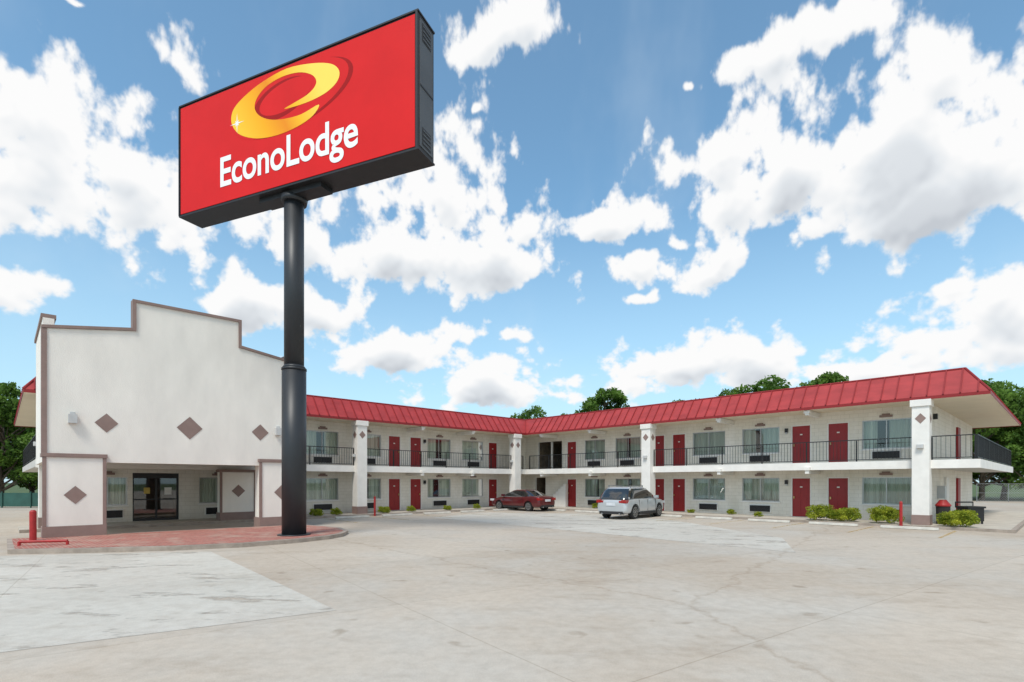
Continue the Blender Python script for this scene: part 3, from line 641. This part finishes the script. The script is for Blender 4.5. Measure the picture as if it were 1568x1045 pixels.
M['trimblk']=mat('black_plastic',(.025,.025,.026),.6); M['tail']=mat('tail_lamp',(.35,.01,.01),.15,coat=1); M['head']=mat('head_lamp',(.6,.62,.65),.1,coat=1); M['plate']=mat('licence_plate',(.65,.67,.7),.4)
def car(name,pc_,st,gh,wheels,R,W2,loc,heading,rails=False,lamps=None):
    root=empty(name,loc,heading)
    V=[];Fc=[];n=None
    for x,zb,zt,w in st:
        half=[(0,zb),(w*.80,zb),(w*.95,zb+.06),(w*.995,zb+(zt-zb)*.28),(w,zb+(zt-zb)*.5),(w*.985,zb+(zt-zb)*.75),(w*.95,zt-.035),(w*.90,zt),(w*.5,zt+.035),(0,zt+.045)]
        ring=half+[(-y,z) for y,z in half[-2:0:-1]]
        n=len(ring); V+=[(x,y,z) for y,z in ring]
    for i in range(len(st)-1):
        for j in range(n): Fc.append((i*n+j,i*n+(j+1)%n,(i+1)*n+(j+1)%n,(i+1)*n+j))
    Fc.append(tuple(range(n-1,-1,-1))); Fc.append(tuple((len(st)-1)*n+j for j in range(n)))
    me=bpy.data.meshes.new('body'); me.from_pydata(V,[],Fc); me.materials.append(M[pc_])
    bm=bmesh.new(); bm.from_mesh(me); bmesh.ops.recalc_face_normals(bm,faces=bm.faces); bm.to_mesh(me); bm.free()
    o=bpy.data.objects.new('body',me); scene.collection.objects.link(o); o.parent=root
    ss=o.modifiers.new('s','SUBSURF'); ss.levels=2; ss.render_levels=2
    for x in wheels:
        cm_=MB(); cm_.tube((x,-W2-.3,R),(x,W2+.3,R),R+.07,R+.07,'trimblk',32); c=cm_.obj('cutter',root,recalc=True); 
        bo=o.modifiers.new('b','BOOLEAN'); bo.object=c; bo.operation='DIFFERENCE'; bo.solver='EXACT'
        c['cut']=1
    bpy.context.view_layer.update(); dg=bpy.context.evaluated_depsgraph_get(); nm=bpy.data.meshes.new_from_object(o.evaluated_get(dg))
    o.modifiers.clear(); o.data=nm; nm.materials.clear(); nm.materials.append(M[pc_]); nm.materials.append(M['trimblk'])
    for p in nm.polygons:
        p.use_smooth=True; c=p.center
        p.material_index=0
        for x in wheels:
            if math.hypot(c.x-x,c.z-R)<R+.066 and abs(c.y)<W2-.01: p.material_index=1
    nm.set_sharp_from_angle(angle=math.radians(35))
    for q in [q for q in scene.objects if q.get('cut')]: bpy.data.objects.remove(q)
    V=[];Fc=[];mi=[]
    def ring(z,xr,xf,w,bw):
        L=xf-xr
        half=[(xr,0),(xr+.01,w*.6*bw),(xr+.10,w*.93),(xr+.22,w)]+[(xr+.22+(L-.5)*t,w*(1+.01*math.sin(math.pi*t))) for t in(.25,.5,.75)]+[(xf-.28,w),(xf-.12,w*.93),(xf-.02,w*.6),(xf,0)]
        r=half+[(x,-y) for x,y in half[-2:0:-1]]; return [(x,y,z) for x,y in r]
    k=0
    for lv in gh: r=ring(*lv,1); k=len(r); V+=r
    for i in range(len(gh)-1):
        for j in range(k):
            Fc.append((i*k+j,i*k+(j+1)%k,(i+1)*k+(j+1)%k,(i+1)*k+j)); mi.append(1 if i<len(gh)-3 else 0)
    Fc.append(tuple((len(gh)-1)*k+j for j in range(k))); mi.append(0)
    me=bpy.data.meshes.new('greenhouse'); me.from_pydata(V,[],Fc); me.materials.append(M[pc_]); me.materials.append(M['carglass']); me.polygons.foreach_set('material_index',mi)
    bm=bmesh.new(); bm.from_mesh(me); bmesh.ops.recalc_face_normals(bm,faces=bm.faces); bm.to_mesh(me); bm.free()
    for p in me.polygons: p.use_smooth=True
    me.set_sharp_from_angle(angle=math.radians(50))
    o=bpy.data.objects.new('greenhouse',me); scene.collection.objects.link(o); o.parent=root
    pm_=MB(); b0=gh[0]; b1=gh[-3]
    def strip(x0,x1,wd,s,col=pc_):
        y0=s*(b0[3]+.006);y1=s*(b1[3]+.008)
        pm_.face([(x0-wd,y0,b0[0]),(x0+wd,y0,b0[0]),(x1+wd*.8,y1,b1[0]+.01),(x1-wd*.8,y1,b1[0]+.01)],col)
    for s in(1,-1):
        strip(b0[1]+.28,b1[1]+.24,.09,s); strip(b0[2]-.34,b1[2]-.30,.05,s)
        for t in((.36,.66) ): 
            xa=b0[1]+.2+(b0[2]-b0[1]-.5)*t; strip(xa,b1[1]+.2+(b1[2]-b1[1]-.5)*t,.035,s,'trimblk')
        pm_.box(b0[1]+.2,b0[2]-.35,s*(b0[3]+.004),s*(b0[3]+.02),b0[0]-.015,b0[0]+.02,'alloy')
    for s in(1,-1):
        for x in lamps['doors']: pm_.box(x-.006,x+.006,s*(W2*.985),s*(W2+.004),.42,b0[0]-.05,'trimblk')
        for x in lamps['handles']: pm_.box(x-.1,x+.1,s*(W2*.97),s*(W2+.03),b0[0]-.2,b0[0]-.165,pc_)
        mx=b0[2]-.45; pm_.box(mx-.09,mx+.06,s*(W2-.02),s*(W2+.2),b0[0]+.02,b0[0]+.17,pc_)
        pm_.box(wheels[0]+R+.1,wheels[1]-R-.1,s*(W2*.90),s*(W2+.0),st[3][1]-.03,st[3][1]+.1,'trimblk')
        if rails:
            zr=gh[-1][0]; pm_.box(b1[1]+.35,b1[2]-.45,s*(b1[3]-.08),s*(b1[3]-.04),zr+.03,zr+.065,'alloy'); pm_.box(b1[1]+.38,b1[1]+.45,s*(b1[3]-.078),s*(b1[3]-.042),zr-.04,zr+.03,'alloy'); pm_.box(b1[2]-.55,b1[2]-.48,s*(b1[3]-.078),s*(b1[3]-.042),zr-.04,zr+.03,'alloy')
    xr=st[0][0]; xf=st[-1][0]
    zt=lamps['z']
    for s in(1,-1):
        pm_.box(xr+.01,xr+.30,s*W2*.64,s*W2*.935,zt,zt+.17,'tail'); pm_.box(xr-.005,xr+.1,s*W2*.5,s*W2*.78,zt+.02,zt+.13,'tail')
        pm_.box(xf-.42,xf-.03,s*W2*.62,s*W2*.9,zt-.1,zt+.04,'head')
    pm_.box(xr-.03,xr+.05,-.26,.26,lamps['plate'],lamps['plate']+.15,'plate')
    pm_.box(xr-.025,xr+.2,-W2*.72,W2*.72,.27,.42,'trimblk'); pm_.box(xf-.2,xf+.02,-W2*.5,W2*.5,.3,.6,'trimblk')
    pm_.tube((xr-.04,W2*.55,.29),(xr+.1,W2*.55,.29),.045,.045,'alloy',10); pm_.tube((xr-.04,-W2*.55,.29),(xr+.1,-W2*.55,.29),.045,.045,'alloy',10)
    pm_.obj('trim_and_lamps',root)
    for x in wheels:
        for s in(1,-1):
            wm=MB(); y=s*(W2-.03)
            wm.tube((x,y,R),(x,y-s*.24,R),R,R,'tyre',32); wm.tube((x,y-s*.1,R),(x,y+s*.006,R),R*.68,R*.68,'trimblk',28)
            wm.tube((x,y-s*.01,R),(x,y+s*.02,R),R*.15,R*.13,'alloy',14)
            for q in range(5):
                t=q*2*math.pi/5+.3; dx,dz=math.cos(t),math.sin(t); nx,nz=-dz,dx
                for off in(-.03,.03):
                    p=[(x+dx*.08+nx*(off-.018),y+s*.012,R+dz*.08+nz*(off-.018)),(x+dx*.08+nx*(off+.018),y+s*.012,R+dz*.08+nz*(off+.018)),(x+dx*R*.66+nx*(off*2+.022),y+s*.014,R+dz*R*.66+nz*(off*2+.022)),(x+dx*R*.66+nx*(off*2-.022),y+s*.014,R+dz*R*.66+nz*(off*2-.022))]
                    wm.face(p,'alloy')
            for q in range(28):
                t0=2*math.pi*q/28;t1=2*math.pi*(q+1)/28
                wm.face([(x+R*r_*math.cos(t),y+s*.011,R+R*r_*math.sin(t)) for r_,t in((.64,t0),(.71,t0),(.71,t1),(.64,t1))],'alloy')
            wm.obj('wheel',root)
    return root
suv_st=[(-2.38,.42,.78,.72),(-2.36,.34,.95,.84),(-2.2,.28,1.06,.93),(-1.6,.27,1.10,.955),(-.8,.26,1.09,.96),(.2,.26,1.08,.96),(1.0,.26,1.07,.955),(1.35,.27,1.05,.95),(1.9,.28,.99,.93),(2.25,.32,.90,.86),(2.40,.4,.74,.7)]
suv_gh=[(1.07,-2.30,1.32,.875),(1.30,-2.16,1.0,.82),(1.52,-1.98,.62,.75),(1.62,-1.85,.44,.71),(1.70,-1.65,.2,.62),(1.725,-1.4,-.05,.45)]
hs=math.atan2(.76,.65)
sc=(Vector((5.97,27.8,0))+Vector((-1.47,1.25,0))*.5+Vector((.65,.76,0))*2.4)
car('parked_suv','silver',suv_st,suv_gh,(-1.42,1.48),.375,.955,(sc.x,sc.y,.009),hs,True,{'doors':(-1.0,.0,.95),'handles':(-.75,.22),'z':.86,'plate':.72})
sed_st=[(-2.40,.40,.72,.66),(-2.37,.32,.92,.80),(-2.2,.26,1.0,.88),(-1.7,.24,1.02,.905),(-.9,.22,.98,.91),(.0,.22,.96,.91),(.9,.22,.95,.91),(1.3,.23,.92,.90),(1.9,.24,.82,.87),(2.25,.28,.72,.80),(2.42,.34,.58,.62)]
sed_gh=[(.96,-1.95,1.35,.80),(1.12,-1.62,1.0,.75),(1.30,-1.25,.55,.67),(1.38,-1.08,.36,.62),(1.44,-.85,.12,.54),(1.455,-.6,-.1,.4)]
p=Vector((.70,37.7,.009))
car('parked_sedan','maroon',sed_st,sed_gh,(-1.40,1.42),.32,.905,p,math.atan2(.70,-.71),False,{'doors':(-.85,.05,1.0),'handles':(-.65,.25),'z':.74,'plate':.66})

# ---------------------------------------------------------------- world: Nishita sky + procedurally computed cumulus
SUN_EL=math.radians(56); SUN_AZ=math.radians(200)
blobs=[(90,275,190,95,1),(20,330,120,60,1),(250,315,130,75,1),(385,350,90,45,1),(262,85,62,45,.8),(25,130,60,40,1),(25,435,60,34,1),
(380,462,85,38,1.05),(495,482,38,26,1),(560,385,110,50,1),(690,295,92,74,1.15),(700,415,145,52,1),(805,330,34,34,.9),(770,62,88,42,1.05),(930,338,92,32,1.05),
(590,548,130,34,1),(752,598,88,32,1.05),(725,512,36,20,.95),(968,411,52,22,.95),(1100,413,58,26,1),
(1040,572,185,36,1),(1150,540,100,28,1),(1270,580,100,24,.9),(1330,240,230,108,1.15),(1460,150,150,75,1.1),(1110,240,100,48,1.05),(1380,335,145,42,1),(1210,300,170,56,1),(1480,260,120,68,1),
(1165,88,92,24,.95),(1275,40,80,38,1),(1428,442,46,20,1),(1530,447,60,22,1),(1450,520,125,40,1),(1555,515,90,50,1),(850,600,250,18,.6),(1350,560,200,26,.75),(800,530,26,12,.85),(735,178,12,9,.8),(1052,118,14,10,.8),(1040,372,22,11,.8),(977,453,18,10,.85),(100,3,40,12,.8)]
def azel(px,py): a=(px-784)/F; az=math.atan(a); return az,math.atan((738-py)/F*math.cos(az))
BL=[]
for cx,cy,rx,ry,w in blobs:
    az,el=azel(cx,cy); k=math.cos(az); BL.append((az,el,rx/F*k*k*1.03,ry/F*k*math.cos(el)**2*1.08,w))
rr=random.Random(4)
for i in range(26):
    az=rr.uniform(1.05,2*math.pi-1.05); az=az if az<math.pi else az-2*math.pi
    BL.append((az,rr.uniform(.08,1.1),rr.uniform(.15,.4),rr.uniform(.06,.15),1))
IW,IH=4096,1024
u=(np.arange(IW)+.5)/IW; azv=((u-.25)*2*math.pi+math.pi)%(2*math.pi)-math.pi
elv=(np.arange(IH)+.5)/IH*(math.pi/2)
vv=(.6*np.log(elv+.25)+.9).astype(np.float32)
def perlin(fu,seed):
    g=np.random.default_rng(seed); X=u*fu; Yv=vv*fu/(2*math.pi)+50
    ix=np.floor(X).astype(int); fx=(X-ix).astype(np.float32); iy=np.floor(Yv).astype(int); fy=(Yv-iy).astype(np.float32)
    iy-=iy.min(); ny=iy.max()+2
    th=g.uniform(0,2*math.pi,(ny,fu)).astype(np.float32); gx=np.cos(th); gy=np.sin(th)
    def cor(dx,dy):
        a=(iy+dy)[:,None]; b=((ix+dx)%fu)[None,:]
        return gx[a,b]*(fx-dx)[None,:]+gy[a,b]*(fy-dy)[:,None]
    sx=(fx*fx*fx*(fx*(fx*6-15)+10))[None,:]; sy=(fy*fy*fy*(fy*(fy*6-15)+10))[:,None]
    a=cor(0,0);b=cor(1,0);c=cor(0,1);d=cor(1,1)
    return (a+(b-a)*sx)+((c+(d-c)*sx)-(a+(b-a)*sx))*sy
def fbm(f0,oct_,gain,seed,billow=False):
    r=0;amp=1;f=f0
    for o in range(oct_):
        n=perlin(int(f),seed+o); r=r+amp*(np.abs(n)*2 if billow else n); amp*=gain; f*=2.03
    return r
wx=fbm(38,4,.5,100); wy=fbm(38,4,.5,200)
AZ=azv[None,:].astype(np.float32)+wx*.055; EL=elv[:,None].astype(np.float32)+wy*.035
acc=np.full((IH,IW),-1.5,np.float32)
for az,el,rx,ry,w in BL:
    dz=AZ-az; dz=(dz+math.pi)%(2*math.pi)-math.pi
    v=w-np.sqrt((dz/rx)**2+((EL-el)/(ry*np.where(EL<el,.8,1.1)))**2)
    acc=np.maximum(acc,v)+.10*np.exp(-np.abs(acc-v)*6)*(np.minimum(acc,v)>-.8)
fb=fbm(64,8,.58,300); bi=fbm(76,6,.55,400,True); del AZ,EL,wx,wy
D=acc+.0+.95*fb+.55*(bi-.62)
def sst(x,a,b):
    t=np.clip((x-a)/(b-a),0,1); return t*t*(3-2*t)
def blur(a,r):
    k=2*r+1
    for _ in range(2):
        p=np.pad(a,((r+1,r),(0,0)),mode='edge'); c=np.cumsum(p,0,dtype=np.float64); a=((c[k:]-c[:-k])/k).astype(np.float32)
        p=np.pad(a,((0,0),(r+1,r)),mode='wrap'); c=np.cumsum(p,1,dtype=np.float64); a=((c[:,k:]-c[:,:-k])/k).astype(np.float32)
    return a
alpha=sst(D,-.10,.38)
up=np.vstack([D[14:],np.repeat(D[-1:],14,0)])
Dt=np.clip(D,0,1.2); bl=blur(np.clip(up,0,1.3),12)
rel=Dt-np.vstack([Dt[5:],np.repeat(Dt[-1:],5,0)]); rel=rel+.5*(Dt-np.roll(Dt,4,1))
big=blur(Dt,26); relb=big-np.vstack([big[24:],np.repeat(big[-1:],24,0)])
shade=1.04-.72*sst(bl,.40,1.05)+.55*blur(rel,2)+.45*relb
shade=np.clip(shade,0,1)
ci=fbm(14,6,.6,600); veil=sst(ci,-.1,.7)
full=np.zeros((2048,IW,4),np.float32); full[...,3]=1
full[1024:,:,0]=alpha; full[1024:,:,1]=shade; full[1024:,:,2]=veil
full[:1024,:,1]=1
img=bpy.data.images.new('computed_clouds',IW,2048,alpha=False,float_buffer=False); img.colorspace_settings.name='Non-Color'
img.pixels.foreach_set(full.ravel()); img.update(); img.pack()
del full
world=bpy.data.worlds.new('World'); scene.world=world; world.use_nodes=True
nt=world.node_tree; L=nt.links; bg=nt.nodes['Background']; bg.inputs['Strength'].default_value=.125
sky=nt.nodes.new('ShaderNodeTexSky'); sky.sky_type='NISHITA'; sky.sun_disc=False; sky.sun_elevation=SUN_EL; sky.sun_rotation=SUN_AZ; sky.air_density=1.0; sky.dust_density=.6; sky.ozone_density=2.0
tc=nt.nodes.new('ShaderNodeTexCoord'); env=nt.nodes.new('ShaderNodeTexEnvironment'); env.image=img; L.new(tc.outputs['Generated'],env.inputs[0])
sp=nt.nodes.new('ShaderNodeSeparateColor'); L.new(env.outputs[0],sp.inputs[0])
sx=nt.nodes.new('ShaderNodeSeparateXYZ'); L.new(tc.outputs['Generated'],sx.inputs[0])
cr=nt.nodes.new('ShaderNodeValToRGB'); e=cr.color_ramp.elements; e[0].position=0; e[0].color=(4.6/8,4.9/8,5.3/8,1); e[1].position=1; e[1].color=(1,1,1,1); q2=e.new(.5); q2.color=(6.4/8,6.7/8,7.0/8,1)
L.new(sp.outputs[1],cr.inputs[0])
sc8=nt.nodes.new('ShaderNodeVectorMath'); sc8.operation='SCALE'; sc8.inputs[3].default_value=7.8; L.new(cr.outputs[0],sc8.inputs[0])
tm=nt.nodes.new('ShaderNodeMix'); tm.data_type='RGBA'; tm.blend_type='MULTIPLY'; tm.inputs[0].default_value=1; L.new(sky.outputs[0],tm.inputs[6]); tm.inputs[7].default_value=(1.2,1.65,1.6,1)
def mr(v,a,b,c,d):
    n=nt.nodes.new('ShaderNodeMapRange'); L.new(v,n.inputs[0])
    for i,x in enumerate((a,b,c,d)): n.inputs[i+1].default_value=x
    return n.outputs[0]
ve=nt.nodes.new('ShaderNodeMix'); ve.data_type='RGBA'; L.new(mr(sp.outputs[2],0,1,.05,.17),ve.inputs[0]); L.new(tm.outputs[2],ve.inputs[6]); ve.inputs[7].default_value=(6.4,7.2,7.8,1)
hz=nt.nodes.new('ShaderNodeMix'); hz.data_type='RGBA'; L.new(mr(sx.outputs[2],0,.45,.8,0),hz.inputs[0]); L.new(ve.outputs[2],hz.inputs[6]); hz.inputs[7].default_value=(4.6,6.2,7.3,1)
cm2=nt.nodes.new('ShaderNodeMix'); cm2.data_type='RGBA'; L.new(sp.outputs[0],cm2.inputs[0]); L.new(hz.outputs[2],cm2.inputs[6]); L.new(sc8.outputs[0],cm2.inputs[7])
L.new(cm2.outputs[2],bg.inputs[0])
sd=Vector((math.sin(SUN_AZ)*math.cos(SUN_EL),math.cos(SUN_AZ)*math.cos(SUN_EL),math.sin(SUN_EL)))
sl=bpy.data.lights.new('sun','SUN'); sl.energy=2.9; sl.angle=math.radians(18); sl.color=(1,.94,.86)
so=bpy.data.objects.new('sun',sl); scene.collection.objects.link(so); so.rotation_euler=(-sd).to_track_quat('-Z','Y').to_euler(); so.location=(0,-20,40)
cd=bpy.data.cameras.new('camera'); cd.sensor_width=36; cd.lens=F/1568*36; cd.shift_y=(738-522.5)/1568; cd.clip_end=3000; cd.clip_start=.1
co=bpy.data.objects.new('camera',cd); scene.collection.objects.link(co); co.location=(0,0,H); co.rotation_euler=(math.pi/2,0,0); scene.camera=co
scene.view_settings.view_transform='Standard'; scene.view_settings.look='None'; scene.view_settings.exposure=0
